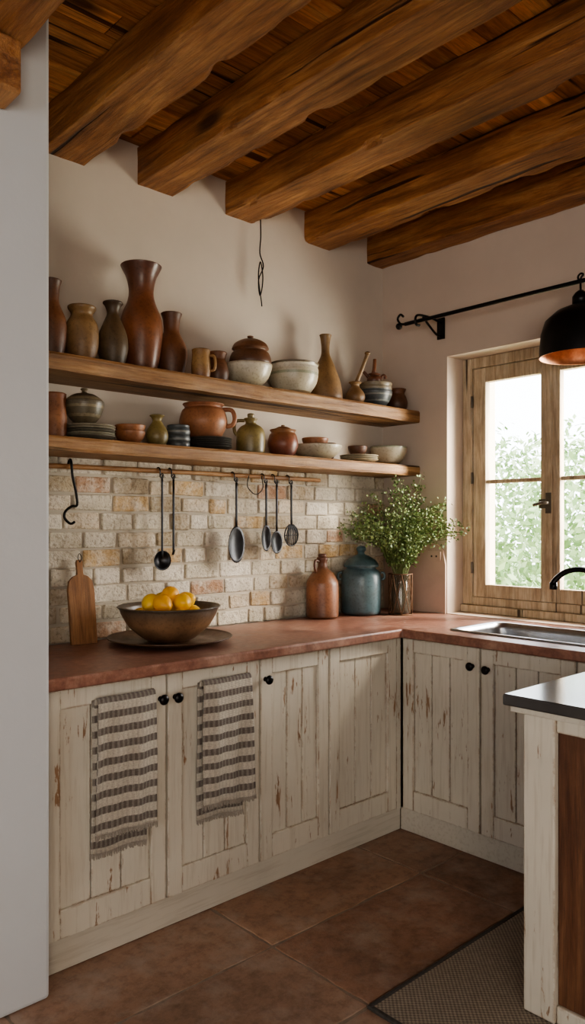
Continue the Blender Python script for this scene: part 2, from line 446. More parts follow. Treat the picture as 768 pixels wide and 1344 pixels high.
for i,(a,c2) in enumerate(((1.79,2.19),(1.375,1.782),(.95,1.367),(.53,.942))): door(e,'door_panel_%d'%(i+1),a,c2,.105,.866,2.70,'Y')
for y,z in((1.822,.79),(1.748,.785),(.99,.79)): knob(e,(2.70,y,z),'-X')

# ------------------------------------------------------------ towels
k=NT('towel_weave'); tc=k.n('TexCoord'); uv=k.n('SeparateXYZ',Vector=(tc,'UV'))
wob=k.noise((tc,'UV'),40,2)
st=k.ramp(k.math('FRACT',k.math('MULTIPLY_ADD',(uv,'Y'),20.5,k.math('MULTIPLY',wob,.08))),[(0,0.0),(.05,1.0),(.46,1.0),(.52,0.0)])
vt=k.ramp(k.math('FRACT',k.math('MULTIPLY',(uv,'X'),13.0)),[(0,.78),(.42,.78),(.52,1.0),(.95,1.0)])
lt=k.ramp(k.math('FRACT',k.math('MULTIPLY',(uv,'X'),13.0)),[(0,.14),(.42,.14),(.52,0.0),(.95,0.0)])
nn=k.noise((tc,'Object'),200,3,.6); wv=k.math('SINE',k.math('MULTIPLY',(uv,'X'),420.0)); wz=k.math('SINE',k.math('MULTIPLY',(uv,'Y'),1500.0))
fac=k.math('MAXIMUM',k.math('MULTIPLY',st,vt),lt)
c=k.mix(fac,(.70,.64,.54),(.19,.16,.14)); c=k.mix(.45,c,k.ramp(nn,[(.3,(.5,.48,.46)),(.6,(1,1,1))]),'MULTIPLY')
k.bump(k.math('ADD',k.math('ADD',wv,wz),k.math('MULTIPLY',nn,3.0)),.6,.003); M_tow=k.fin(c,.95)
def sheet(b,uvl,x0,x1,path,U,seed,amp,flare,vo,fr_ends):
    G=[];UV=[]; s=vo; zt=max(p[1] for p in path); L=zt-min(p[1] for p in path)
    for i,(yy,zz) in enumerate(path):
        if i: s+=math.hypot(yy-path[i-1][0],zz-path[i-1][1])
        row=[];ru=[]; t=(zt-zz)/L
        for j in range(U+1):
            u=j/U
            x=x0+(x1-x0)*u+(u-.5)*flare*t+.004*math.sin(t*4+seed)*t
            fold=(.5+.5*math.sin(u*7.5+seed*1.7+t*.9)+.25*math.sin(u*17+seed+t*2))*amp*min(1,t*1.6+.25)
            bulge=.004*math.sin(math.pi*u)
            y=2.2+yy-fold-bulge-noise.noise(Vector((u*2.5,t*3,seed)))*.004
            z=zz-(.005*math.sin(u*6+seed)+.010*u)*t*t
            row.append(b.bm.verts.new((x,min(y,2.194),z))); ru.append((u,s))
        G.append(row);UV.append(ru)
    for i in range(len(G)-1):
        for j in range(U):
            f=b.face([G[i][j],G[i][j+1],G[i+1][j+1],G[i+1][j]],0,True)
            for l,q in zip(f.loops,(UV[i][j],UV[i][j+1],UV[i+1][j+1],UV[i+1][j])): l[uvl].uv=q
    for e in fr_ends:
        G0=G[e]
        for j in range(0,U*2+1):
            uu=j/(U*2)*U; i0=min(int(uu),U-1); p=G0[i0].co.lerp(G0[i0+1].co,uu-i0); q=p+Vector((random.uniform(-.003,.003),random.uniform(-.002,.0),-random.uniform(.012,.020)))
            b.face([b.bm.verts.new(v) for v in(p+Vector((-.0015,0,.002)),p+Vector((.0015,0,.002)),q+Vector((.0009,0,0)),q-Vector((.0009,0,0)))],0)
def towel(x0,x1,zt,zf,zb,seed):
    b=B(); uvl=b.bm.loops.layers.uv.new('UVMap'); n=40
    p=[(-.010,zb+(zt-.006-zb)*(n-i)/n) for i in range(n+1)]
    sheet(b,uvl,x0-.002,x1-.022,p,22,seed,.003,.006,0,(-1,))
    p=[(-.010,zt-.03),(-.012,zt-.010),(-.017,zt-.001),(-.024,zt+.002),(-.031,zt-.002),(-.035,zt-.014)]+[(-.036,zt-.02-(zt-.02-zf)*i/n) for i in range(n+1)]
    sheet(b,uvl,x0+.004,x1,p,26,seed+1,.016,.012,.012,(-1,))
    p=[(-.028,zt-.004-(zt-.004-zf-.006)*i/n) for i in range(n+1)]
    sheet(b,uvl,x0+.010,x1-.004,p,22,seed+2,.004,.006,.03,(-1,))
    b.obj('kitchen_towel',M_tow,recalc=False,solid=.004)
towel(1.172,1.388,.828,.41,.345,0.4)
towel(1.578,1.795,.828,.40,.345,2.1)

# ------------------------------------------------------------ shelves
def shelf(z0,z1):
    b=B(); n=120; y0,y1=2.556,YB-.001; rings=[]
    for i in range(n+1):
        x=1.0+(XR-.002-1.0)*i/n
        d=noise.noise(Vector((x*3,z0*9,0)))*.007+noise.noise(Vector((x*14,z0*9,5)))*.002; e=noise.noise(Vector((x*9,z0*5,3)))*.003
        P=[(y0+.004+d,z0+e),(y0+d+e,z0+.010),(y0+d-e,z1-.010),(y0+.005+d,z1),(y1,z1),(y1,z0)]
        rings.append([b.bm.verts.new((x,a,q)) for a,q in P])
    for a,c in zip(rings,rings[1:]):
        for i in range(6): b.face([a[i],a[(i+1)%6],c[(i+1)%6],c[i]],0)
    b.face(rings[0]); b.face(rings[-1]); return b.obj('wall_shelf',M_shelf)
shelf(1.922,1.985); shelf(1.637,1.690)

# ------------------------------------------------------------ pottery
br_d=(.07,.034,.02); br=(.17,.072,.032); och=(.36,.21,.08); crm=(.50,.45,.34)
C_dark=ceramic('glaze_dark_brown',[(0,br_d),(.5,br),(1,br_d)],.25)
C_tan=ceramic('glaze_tan',[(0,(.17,.09,.04)),(.6,(.29,.175,.08)),(1,(.19,.11,.045))],.22)
C_gourd=ceramic('glaze_umber',[(0,(.06,.04,.022)),(.5,(.14,.09,.045)),(1,(.06,.035,.02))],.25)
C_red=ceramic('glaze_russet',[(0,(.11,.04,.02)),(.4,(.25,.092,.038)),(.75,(.18,.066,.032)),(1,(.11,.045,.03))],.43,.28)
C_brn=ceramic('glaze_brown',[(0,(.08,.036,.02)),(.5,(.20,.08,.034)),(1,(.11,.05,.028))],.28)
C_och=ceramic('glaze_ochre',[(0,br),(.4,och),(1,(.24,.12,.04))],.14)
C_olv=ceramic('glaze_olive',[(0,(.12,.09,.035)),(.5,(.31,.24,.09)),(1,(.2,.15,.06))],.18,.3)
C_terra=ceramic('glaze_terracotta',[(0,(.20,.08,.038)),(.45,(.38,.16,.07)),(1,(.25,.095,.045))],.16)
C_crm=ceramic('glaze_cream_banded',[(0,(.30,.22,.13)),(.12,crm),(.62,(.30,.31,.22)),(.70,crm),(.80,(.60,.56,.46)),(.95,(.16,.13,.09))],.15,.25,'CONSTANT',.35,.25)
C_crm2=ceramic('glaze_cream',[(0,(.36,.30,.2)),(.5,crm),(.85,(.58,.53,.42)),(1,(.28,.2,.12))],.11,.25,mott=.4)
C_str=ceramic('glaze_stoneware',[(0,(.12,.095,.06)),(.2,(.24,.20,.13)),(.28,(.14,.12,.08)),(.45,(.27,.23,.15)),(.52,(.16,.135,.095)),(.66,(.28,.235,.155)),(.74,(.13,.11,.08)),(.9,(.2,.15,.09))],.14,.3,'CONSTANT',.6)
C_blu=ceramic('glaze_slate',[(0,(.055,.06,.062)),(.3,(.17,.18,.17)),(.38,(.065,.075,.08)),(.62,(.20,.20,.18)),(.70,(.07,.08,.085)),(.93,(.22,.18,.12))],.10,.3,'CONSTANT',.5)
C_plate=ceramic('glaze_plate',[(0,(.13,.115,.09)),(.3,(.30,.28,.21)),(.5,(.14,.13,.10)),(.75,(.32,.29,.22)),(1,(.15,.13,.09))],.06,.3,'CONSTANT',.5)
C_blk=ceramic('glaze_black',[(0,(.035,.033,.03)),(1,(.075,.07,.06))],.06,.25)

PF=dict(
 vase=[(.62,0),(.72,.03),(.86,.14),(1,.36),(.93,.52),(.66,.66),(.58,.76),(.68,.88),(.92,.98),(.96,1)],
 jar=[(.66,0),(.74,.04),(.95,.25),(1,.5),(.9,.7),(.66,.82),(.64,.88),(.82,.96),(.84,1)],
 gourd=[(.6,0),(.78,.06),(1,.28),(.92,.5),(.6,.7),(.4,.82),(.5,.93),(.66,.98),(.66,1)],
 neck=[(.7,0),(.82,.05),(1,.3),(.95,.5),(.62,.66),(.5,.74),(.55,.9),(.66,.98),(.68,1)],
 mug=[(.85,0),(.95,.05),(1,.4),(.92,.8),(.95,1)],
 jug=[(.7,0),(.85,.06),(1,.35),(.85,.65),(.7,.8),(.85,1)],
 bowl=[(.42,0),(.46,.06),(.55,.12),(.82,.42),(.97,.8),(1,1)],
 deep=[(.5,0),(.56,.05),(.68,.12),(.93,.42),(1,.78),(.97,.9),(1.02,1)],
 cone=[(.82,0),(.95,.03),(1,.10),(.86,.3),(.52,.55),(.27,.70),(.24,.82),(.3,.95),(.36,1)],
 pot=[(.6,0),(.75,.05),(.97,.35),(1,.55),(.9,.8),(.78,.9),(.88,1)],
 jugn=[(.82,0),(.95,.04),(1,.3),(.97,.6),(.75,.76),(.42,.84),(.36,.9),(.48,1)])
def vessel(name,pf,mat,x,z,w,h,y=2.67,extra=None,th=.005):
    b=B(); b.lathe(PF[pf],w/2,h,th=th)
    if extra: extra(b,w/2,h)
    return b.obj(name,mat,(x,y,z+.0006))
def handle(a0=0,z0=.35,z1=.8,out=1.5,r=.008,r0=.95,r1=.8):
    def f(b,R,H):
        c,s=math.cos(a0),math.sin(a0)
        b.tube([(R*r0*c,R*r0*s,H*z0),(R*out*.93*c,R*out*.93*s,H*(z0+.05)),(R*out*c,R*out*s,H*(z0+z1)/2),(R*out*.9*c,R*out*.9*s,H*(z1-.02)),(R*r1*c,R*r1*s,H*z1)],r)
    return f
RA=math.radians(-43)   # handles point along this room direction
ZU,ZL=1.985,1.690
vessel('ceramic_jar','neck',C_brn,1.262,ZU,.112,.285)
vessel('ceramic_jar','jar',C_tan,1.385,ZU,.126,.21)
vessel('ceramic_vase','gourd',C_gourd,1.511,ZU,.116,.25,2.66)
vessel('ceramic_vase','vase',C_red,1.662,ZU,.172,.435,2.70)
vessel('ceramic_jar','neck',C_brn,1.818,ZU,.130,.275,2.715)
vessel('ceramic_mug','mug',C_och,1.888,ZU,.080,.115,2.602,handle(RA,.25,.8,1.5,.006))
vessel('ceramic_jug','jug',C_brn,2.025,ZU,.10,.135,2.67,handle(RA+math.pi,.3,.9,1.5,.007))
vessel('ceramic_bowl','bowl',C_crm2,2.195,ZU,.215,.105,2.665)
def lid(b,R,H):
    b.lathe([(1.0,0),(.98,.12),(.85,.45),(.5,.75),(.14,.85),(.11,.92),(.17,1.0),(.15,1.10),(0.02,1.13)],R*.88,H*.46,(0,0,H*.985),open_=False)
vessel('lidded_pot','pot',C_dark,2.215,2.050,.190,.118,2.675,lid)
vessel('ceramic_bowl','deep',C_crm,2.485,ZU,.24,.15,2.68)
vessel('bottle_vase','cone',C_tan,2.722,ZU,.172,.335,2.70)
def tneck(b,R,H):
    c,s=math.cos(RA),math.sin(RA)
    b.tube([(0,0,H*.85),(R*.4*c,R*.4*s,H*1.3),(R*1.0*c,R*1.0*s,H*2.0),(R*1.25*c,R*1.25*s,H*2.35)],.010,seg=10,taper=.9)
    b.ball((R*1.25*c,R*1.25*s,H*2.35),.015,.015,.010)
vessel('ladle_bottle','gourd',C_tan,2.875,ZU,.10,.11,2.64,tneck)
def stack(name,mat,x,z,w,n,dh,hh,y=2.67):
    b=B()
    for i in range(n): b.lathe(PF['bowl'],w/2*(1-.01*i),hh,(random.uniform(-.002,.002),0,i*dh),th=.004)
    return b.obj(name,mat,(x,y,z+.0006))
stack('bowl_stack',C_blu,3.055,ZU,.175,3,.022,.085,2.66)
def spout(b,R,H):
    c,s=math.cos(RA),math.sin(RA)
    b.tube([(R*-.2*c,R*-.2*s,H*.9),(R*.0*c,0,H*1.5),(R*.1*c,0,H*2.3)],.011,seg=10,taper=.8)
    b.tube([(R*.7*c,R*.7*s,H*.5),(R*1.3*c,R*1.3*s,H*.9),(R*1.6*c,R*1.6*s,H*.6)],.008,seg=8)
    b.tube([(-R*.6*c,-R*.6*s,H*.5),(-R*1.2*c,-R*1.2*s,H*1.0),(-R*1.5*c,-R*1.5*s,H*1.2)],.008,seg=8)
vessel('small_ewer','jar',C_red,3.045,2.104,.075,.06,2.66,spout)
vessel('ceramic_jar','jug',C_dark,3.232,ZU,.112,.12,2.66)
# lower shelf
vessel('ceramic_jar','mug',C_terra,1.275,ZL,.09,.165)
def plates(name,mat,x,z,w,n,y=2.67,dh=.010):
    b=B()
    for i in range(n): b.lathe([(.55,0),(.6,.15),(.8,.4),(.97,.85),(1,1)],w/2*(1-.015*(i%2)),.018,(0,0,i*dh),th=.004)
    return b.obj(name,mat,(x,y,z+.0006))
plates('plate_stack',C_plate,1.420,ZL,.19,5)
def lid2(b,R,H):
    b.lathe([(1.02,0),(1.02,.08),(.86,.3),(.55,.55),(.22,.66),(.13,.74),(.13,.82),(.2,.92),(.14,1.0)],R*.97,H*.66,(0,0,H),open_=False)
vessel('lidded_pot','bowl',C_str,1.392,ZL+.058,.148,.085,2.665,lid2)
stack('bowl_stack',C_terra,1.592,ZL,.12,2,.024,.052)
vessel('bud_vase','gourd',C_olv,1.705,ZL,.09,.125,2.65)
b=B()
for i in range(3): b.lathe(PF['mug'],.049,.04,(0,0,i*.026),th=.004)
b.obj('cup_stack',C_blu,(1.808,2.65,ZL+.0006))
plates('plate_stack',C_blk,1.985,ZL,.185,5,2.665,.009)
vessel('cooking_pot','pot',C_terra,1.965,ZL+.056,.205,.145,2.69,handle(RA,.35,.85,1.32,.010))
def jugx(b,R,H):
    handle(RA+math.pi,.55,.95,1.15,.008,.9,.42)(b,R,H)
    b.lathe([(.8,0),(.9,.4),(1,.8),(.7,1)],.016,.025,(0,0,H*.99),open_=False)
vessel('stoneware_jug','jugn',C_olv,2.205,ZL,.13,.16,2.66,jugx)
def lid3(b,R,H): b.lathe([(1,0),(.95,.2),(.5,.6),(.2,.7),(.22,.9),(.1,1)],R*.62,H*.2,(0,0,H),open_=False)
vessel('lidded_pot','pot',ceramic('glaze_oxblood',[(0,(.11,.035,.025)),(.5,(.25,.08,.04)),(1,(.31,.17,.07))],.15,.3),2.40,ZL,.142,.125,2.66,lid3)
b=B(); b.lathe(PF['bowl'],.125,.07,th=.005); b.obj('ceramic_bowl',C_crm2,(2.64,2.68,ZL+.0006))
vessel('ceramic_bowl','bowl',C_terra,2.63,ZL+.045,.13,.06,2.68)
vessel('ceramic_bowl','bowl',C_brn,2.805,ZL,.085,.10,2.765)
plates('plate_stack',C_crm2,2.925,ZL,.20,3,2.66)
vessel('ceramic_bowl','bowl',C_brn,2.915,ZL+.030,.10,.055,2.66)
vessel('ceramic_bowl','bowl',C_crm,3.185,ZL,.20,.10,2.68)

# ------------------------------------------------------------ counter objects
ZT=.912
k_pl=ceramic('platter_glaze',[(0,(.10,.055,.03)),(.5,(.16,.09,.05)),(1,(.10,.06,.035))],.03,.3)
b=B(); b.lathe([(.55,0),(.62,.15),(.8,.35),(.96,.8),(1,1)],.245,.024,th=.006,seg=64); b.obj('serving_platter',k_pl,(1.695,2.54,ZT+.0006))
k_bw=ceramic('fruit_bowl_glaze',[(0,(.13,.065,.035)),(.5,(.30,.17,.09)),(.85,(.13,.09,.06)),(1,(.08,.07,.055))],.14,.3)
b=B(); b.lathe([(.42,0),(.45,.05),(.52,.1),(.78,.42),(.93,.78),(.97,.93),(1.02,1)],.198,.135,th=.008,seg=64); b.obj('fruit_bowl',k_bw,(1.69,2.54,ZT+.008))
k=NT('lemon_skin'); g=k.n('NewGeometry'); n=k.noise(k.coord(),140,3)
c=k.ramp((g,'Random Per Island'),[(0,(.84,.46,.03)),(.5,(.85,.56,.05)),(1,(.80,.34,.03))]); k.bump(n,.25,.002); M_lem=k.fin(c,.4)
b=B()
for (x,y,z) in((-.09,-.05,.105),(-.02,-.10,.105),(.06,-.085,.105),(.105,-.01,.105),(.06,.08,.105),(-.03,.10,.105),(-.10,.04,.105),(0,0,.11),
               (-.06,-.045,.158),(.02,-.06,.160),(.075,.0,.158),(.0,.045,.160),(-.07,.02,.158),(-.005,-.015,.186)):
    M=Matrix.Rotation(random.uniform(0,6),4,'Z')@Matrix.Rotation(random.uniform(1.1,1.9),4,'Y')
    b.ball((x,y,z-.02),.036,.036,.041,M=M,tip=.13)
b.obj('lemons',M_lem,(1.69,2.54,ZT+.02))
# cutting board leaning on the wall
b=B(); pr=[(-.052,0),(.052,0),(.053,.21),(.047,.245),(.03,.262),(.012,.27),(.011,.30),(.013,.318),(.008,.328),(-.008,.328),(-.013,.318),(-.011,.30),(-.012,.27),(-.03,.262),(-.047,.245),(-.053,.21)]
fa=[b.bm.verts.new((x,0,z)) for x,z in pr]; fb=[b.bm.verts.new((x,.016,z)) for x,z in pr]
b.face(fa); b.face(fb)
for i in range(len(pr)): b.face([fa[i],fa[(i+1)%len(pr)],fb[(i+1)%len(pr)],fb[i]])
b.tube([(0,-.002,.318),(-.008,-.004,.335),(0,-.002,.352),(.008,-.003,.335),(0,-.002,.318)],.0015,1)
o=b.obj('cutting_board',[M_board,M_black],(1.425,2.722,ZT+.001),bevel=.003); o.rotation_euler=(math.radians(-9),0,math.radians(-4))
# brown jug bottle
cb=ceramic('bottle_glaze',[(0,(.12,.05,.025)),(.4,(.33,.145,.075)),(.7,(.25,.11,.055)),(1,(.12,.05,.03))],.3,.3)
def bh(b,R,H):
    b.lathe([(1,0),(1.15,.4),(1.1,.8),(.7,1)],.018,.022,(0,0,H*.99),open_=False)
    b.tube([(-R*.30,0,H*.93),(-R*.6,0,H*.95),(-R*.66,0,H*.86),(-R*.55,0,H*.76)],.007)
b=B(); b.lathe([(.88,0),(.97,.02),(1,.08),(1,.5),(.93,.62),(.65,.74),(.34,.82),(.28,.9),(.34,.97),(.32,1)],.080,.30); bh(b,.08,.30)
b.obj('stoneware_bottle',cb,(2.70,2.70,ZT+.0006))
# blue lidded jar
cbl=ceramic('blue_glaze',[(0,(.05,.04,.035)),(.06,(.065,.115,.135)),(.4,(.11,.175,.195)),(.7,(.085,.145,.165)),(1,(.06,.11,.125))],.34,.28)
b=B(); b.lathe([(.84,0),(.92,.02),(.97,.1),(1,.5),(.99,.78),(.9,.9),(.74,.96),(.72,1)],.104,.245)
b.lathe([(.80,0),(.86,.05),(.86,.14),(.7,.34),(.42,.5),(.2,.6),(.16,.7),(.24,.82),(.2,.95),(.05,1)],.104,.110,(0,0,.243),open_=False)
for sg in(-1,1):
    c,s=math.cos(RA)*sg,math.sin(RA)*sg; b.tube([(.100*c,.100*s,.215),(.118*c,.118*s,.21),(.118*c,.118*s,.185),(.102*c,.102*s,.18)],.007)
b.obj('blue_ceramic_jar',cbl,(2.96,2.675,ZT+.0006))

# plant in wire vase
k=NT('leaf'); g=k.n('NewGeometry'); c=k.ramp((g,'Random Per Island'),[(0,(.06,.11,.03)),(.5,(.13,.20,.055)),(1,(.24,.31,.11))]); M_leaf=k.fin(c,.55)
M_stem=simple('stem',(.12,.15,.05),.6)
k=NT('vase_glass'); k.set(k.b,'Transmission Weight',.9); k.set(k.b,'IOR',1.45); n=k.noise(k.coord(),8); c=k.ramp(n,[(.3,(.42,.36,.28)),(.7,(.6,.55,.46))]); M_vgl=k.fin(c,.12)
e=empty('potted_herb',(3.10,2.53,ZT))
b=B(); b.lathe([(.8,0),(.95,.03),(1,.2),(.92,.6),(.8,.85),(.95,1)],.050,.20,th=.003); b.obj('glass_vase',M_vgl,(0,0,.006),parent=e)
b=B()
M_rust=simple('rusty_wire',(.16,.09,.05),.6,.6)
for i in range(8):
    a=2*math.pi*i/8; c2,s2=math.cos(a),math.sin(a)
    for sg in(.8,-.8):
        a2=a+sg; c3,s3=math.cos(a2),math.sin(a2)
        b.tube([(.06*c2,.06*s2,.003),(.062*(c2+c3)/2*1.08,.062*(s2+s3)/2*1.08,.10),(.06*c3,.06*s3,.21)],.0022)
for z in(.003,.21): b.tube([(.061*math.cos(t*math.pi/8),.061*math.sin(t*math.pi/8),z) for t in range(17)],.0032,n=1)
b.obj('wire_holder',M_rust,parent=e)
bs=B(); bl=B(); BX=XR-3.10-.020
for i in range(115):
    a=random.uniform(0,2*math.pi); lean=random.random()**.6
    L=random.uniform(.22,.54)*(1-.06*lean)
    out=Vector((math.cos(a),math.sin(a),0))*(.33*lean)
    p0=Vector((math.cos(a)*.018,math.sin(a)*.018,.02)); p1=Vector((math.cos(a)*.035,math.sin(a)*.035,.21))
    top=p1+out+Vector((0,0,.06+L*(1.05-.72*lean)))
    mid=p1+out*.35+Vector((0,0,.05+L*.62*(1.05-.55*lean)))
    pts=cat([p0,p1,mid,top],6)
    def cl(v):
        v=Vector((min(v.x,BX),min(v.y,.245),v.z))
        dx,dy=v.x-(2.96-3.10),v.y-(2.675-2.53)
        if dx*dx+dy*dy<.13**2 and v.z<.365: v.z=.365+random.random()*.02
        return v
    pts=[cl(v) for v in pts]
    bs.tube(pts,.0013,0,4,1,smooth=False)
    for t in range(8,len(pts)):
        base=pts[t]
        for q in range(5):
            d=Vector((random.gauss(0,1),random.gauss(0,1),random.gauss(.3,.8))).normalized()
            c0=base+d*random.uniform(.003,.032); ln=random.uniform(.010,.020); wd=ln*.36
            sd=d.cross(Vector((random.gauss(0,1),random.gauss(0,1),random.gauss(0,1)))).normalized()*wd
            vs=[cl(c0),cl(c0+d*ln*.5+sd),cl(c0+d*ln),cl(c0+d*ln*.5-sd)]
            bl.face([bl.bm.verts.new(v) for v in vs],0)
bs.obj('stems',M_stem,parent=e); bl.obj('leaves',M_leaf,parent=e,recalc=False)

# ------------------------------------------------------------ utensil rail
e=empty('utensil_rail'); YR=2.765; ZR=1.600
b=B(); b.tube([(1.0,YR,ZR-.006),(1.5,YR,ZR),(2.1,YR,ZR+.002),(2.745,YR,ZR)],.010,0,12,8)
for x in(1.2,1.95,2.68): b.tube([(x,YR,ZR),(x,YB-.026,ZR)],.006,0,8,1)
b.obj('wood_rail',M_shelf,parent=e)
def hook(b,x,drop=.05,w=.014):
    b.tube([(x,YR+w,ZR-.006),(x,YR+w*.8,ZR+.010),(x,YR,ZR+.0155),(x,YR-w,ZR+.006),(x,YR-w,ZR-.02),(x,YR-w,ZR-drop),(x,YR-w-.012,ZR-drop-.010),(x,YR-w-.02,ZR-drop+.004)],.0028,0,8,3)
YU=YR-.030
def item(name,fn,mat=M_dsteel):
    b=B(); fn(b); b.obj(name,mat)
def f(b):
    x=1.385; b.tube([(x,YR+.014,ZR-.01),(x,YR+.012,ZR+.016),(x,YR,ZR+.026),(x-.004,YR-.018,ZR+.012),(x,YR-.02,ZR-.04),(x+.014,YR-.02,ZR-.10),(x+.018,YR-.022,ZR-.15),(x-.004,YR-.022,ZR-.155),(x-.03,YR-.022,ZR-.175),(x-.034,YR-.022,ZR-.20),(x-.01,YR-.022,ZR-.222),(x+.008,YR-.022,ZR-.215)],.005,0,10,4)
item('iron_hook',f,M_black)
def loop(b,x): b.tube([(x,YU,ZR-.035),(x-.008,YU,ZR-.022),(x,YU,ZR-.010),(x+.008,YU,ZR-.022),(x,YU,ZR-.035)],.0022,0,6,3)
def lad(x,zb,rb):
    def f(b):
        hook(b,x,.02); b.tube([(x,YU,ZR-.034),(x,YU,ZR-.10),(x,YU,zb+rb*1.8),(x,YU+.004,zb+rb*1.4)],.0048,0,8,3)
        loop(b,x); b.dish((x,YU-.004,zb+rb),rb,rb,.028)
    return f
item('soup_ladle',lad(1.785,1.182,.042))
def f(b):
    x=1.842; hook(b,x,.02); loop(b,x); b.tube([(x,YU,ZR-.034),(x,YU,1.30),(x,YU,1.262),(x-.012,YU-.014,1.25),(x-.014,YU-.026,1.268)],.0050,0,8,3)
item('basting_hook',f)
def spoon(x,zb,rx,rz,slots=False):
    def f(b):
        hook(b,x,.02); zc=zb+rz; loop(b,x)
        b.tube([(x,YU,ZR-.034),(x,YU,ZR-.12),(x,YU,zc+rz*.96)],.0055,0,8,3)
        if slots:
            b.tube([(x+rx*math.cos(t*math.pi/8),YU,zc+rz*math.sin(t*math.pi/8)) for t in range(17)],.0035,0,8,1)
            for i in range(-3,4):
                xx=i*rx/4; hz=rz*math.sqrt(1-(i/4)**2); b.tube([(x+xx*.4,YU,zc+rz),(x+xx,YU-.006,zc+.2*hz),(x+xx,YU,zc-hz)],.0032,0,6,3)
            b.tube([(x-rx,YU,zc),(x,YU-.006,zc),(x+rx,YU,zc)],.0025,0,6,3)
        else: b.dish((x,YU-.002,zc),rx,rz,.014)
    return f
item('skimmer_spoon',spoon(2.183,1.200,.047,.084))
item('serving_spoon',spoon(2.362,1.250,.030,.062))
item('serving_spoon',spoon(2.428,1.236,.036,.055))
item('slotted_turner',spoon(2.523,1.272,.044,.052,True))
b=B(); b.tube([(2.27,YR-.014,ZR+.004),(2.24,YU-.01,ZR-.05),(2.285,YU-.014,ZR-.085),(2.33,YU-.012,ZR-.055),(2.345,YR-.014,ZR+.004)],.0022,0,6,6); b.obj('leather_cord',M_black)

# cord hanging from beam near wall
b=B(); b.tube([(2.36,2.775,2.83),(2.362,2.775,2.74),(2.352,2.77,2.66),(2.37,2.765,2.60),(2.34,2.765,2.53),(2.352,2.77,2.46),(2.366,2.77,2.50),(2.372,2.772,2.56),(2.355,2.77,2.62),(2.345,2.772,2.54),(2.362,2.77,2.43),(2.364,2.77,2.41)],.003,0,6,5)
b.obj('hanging_cord',M_black)

# ------------------------------------------------------------ window
e=empty('window_1'); yA,yB=1.38,2.383; X0=3.435
b=B()
def bx(y0,y1,z0,z1,d0=0,d1=.055): b.box(X0+d0,X0+d1,y0,y1,z0,z1)
g=.001
bx(yA+g,yA+.06,.955,2.249,0,.07); bx(yB-.06,yB-g,.955,2.249,0,.07); bx(yA+.061,yB-.061,2.195,2.249,0,.07); bx(yA+g,yB-g,.916,.954,-.02,.07)
b.obj('outer_frame',M_win,parent=e,bevel=.004)
def case(y0,y1,nm):
    b=B(); z0,z1=.998,2.192
    def q(*a): b.box(X0+a[4],X0+a[5],a[0],a[1],a[2],a[3])
    s1=.075 if nm.endswith('left') else .048
    q(y0,y0+.048,z0,z1,.008,.05); q(y1-s1,y1,z0,z1,.008,.05)
    a1=y1-s1-.0005
    q(y0+.0485,a1,z1-.075,z1,.009,.05); q(y0+.0485,a1,z0,z0+.066,.009,.05); q(y0+.0485,a1,1.588,1.608,.014,.046)
    b.obj(nm,M_win,parent=e,bevel=.004)
case(1.885,2.320,'casement_left'); case(1.444,1.879,'casement_right')
b=B(); b.box(X0-.004,X0+.006,1.868,1.896,1.0,2.19); b.box(X0+.004,X0+.05,yA+.061,yB-.061,.955,.996); b.obj('cover_strip',M_win,parent=e,bevel=.003)
k=NT('pane_glass'); tr=k.n('BsdfTransparent'); gl=k.n('BsdfGlossy',Roughness=.02); lw=k.n('LayerWeight',Blend=.12)
mx=k.n('MixShader'); k.set(mx,0,k.math('MULTIPLY',(lw,'Fresnel'),.5)); k.set(mx,1,tr); k.set(mx,2,gl); k.t.links.new(mx.outputs[0],k.out.inputs[0]); M_gl=k.m
b=B(); b.box(X0+.028,X0+.031,1.925,2.25,1.06,2.12); b.box(X0+.028,X0+.031,1.485,1.835,1.06,2.12); b.obj('glass_panes',M_gl,parent=e)
b=B(); b.box(X0-.012,X0-.005,1.868,1.896,1.43,1.53); b.tube([(X0-.010,1.882,1.48),(X0-.035,1.882,1.48),(X0-.04,1.91,1.478),(X0-.04,1.945,1.47)],.008)
b.box(X0-.008,X0+.0,1.90,1.935,1.455,1.50)
for z in(1.15,1.62,2.02): b.tube([(X0-.002,2.321,z-.03),(X0-.002,2.321,z+.03)],.007,0,8,1)
b.obj('latch_and_hinges',simple('old_iron',(.14,.12,.10),.45,.7),parent=e,bevel=.001)

# ------------------------------------------------------------ curtain rod + lamp
e=empty('curtain_rod'); XC,ZRD=3.10,2.405
b=B(); b.tube([(XC,2.50,ZRD),(XC,1.2,ZRD)],.0095,0,12,1)
b.tube([(XC,2.50,ZRD),(XC,2.53,ZRD+.008),(XC,2.548,ZRD+.035),(XC,2.53,ZRD+.055),(XC,2.51,ZRD+.040)],.006,0,8,4); b.ball((XC,2.54,ZRD-.004),.017)
for yy in(2.417,1.25):
    b.box(XR-.012,XR-.001,yy-.022,yy+.022,ZRD-.06,ZRD+.05)
    b.tube([(XR-.006,yy,ZRD+.025),(XR-.08,yy,ZRD+.035),(XC+.01,yy,ZRD+.032),(XC-.02,yy,ZRD+.012),(XC-.015,yy,ZRD-.018),(XC+.012,yy,ZRD-.020)],.0065,0,8,4)
    b.tube([(XR-.006,yy,ZRD-.045),(XR-.05,yy,ZRD-.04),(XR-.11,yy,ZRD-.005),(XC+.04,yy,ZRD+.03)],.006,0,8,4)
b.obj('rod_and_brackets',M_black,parent=e,bevel=.001)
e=empty('pendant_lamp',(XC,1.555,2.085))
k=NT('copper_inside'); n=k.noise(k.coord(),25,5,.6); c=k.ramp(n,[(.3,(.32,.12,.06)),(.7,(.62,.30,.16))]); M_cop=k.fin(c,.45,.6)
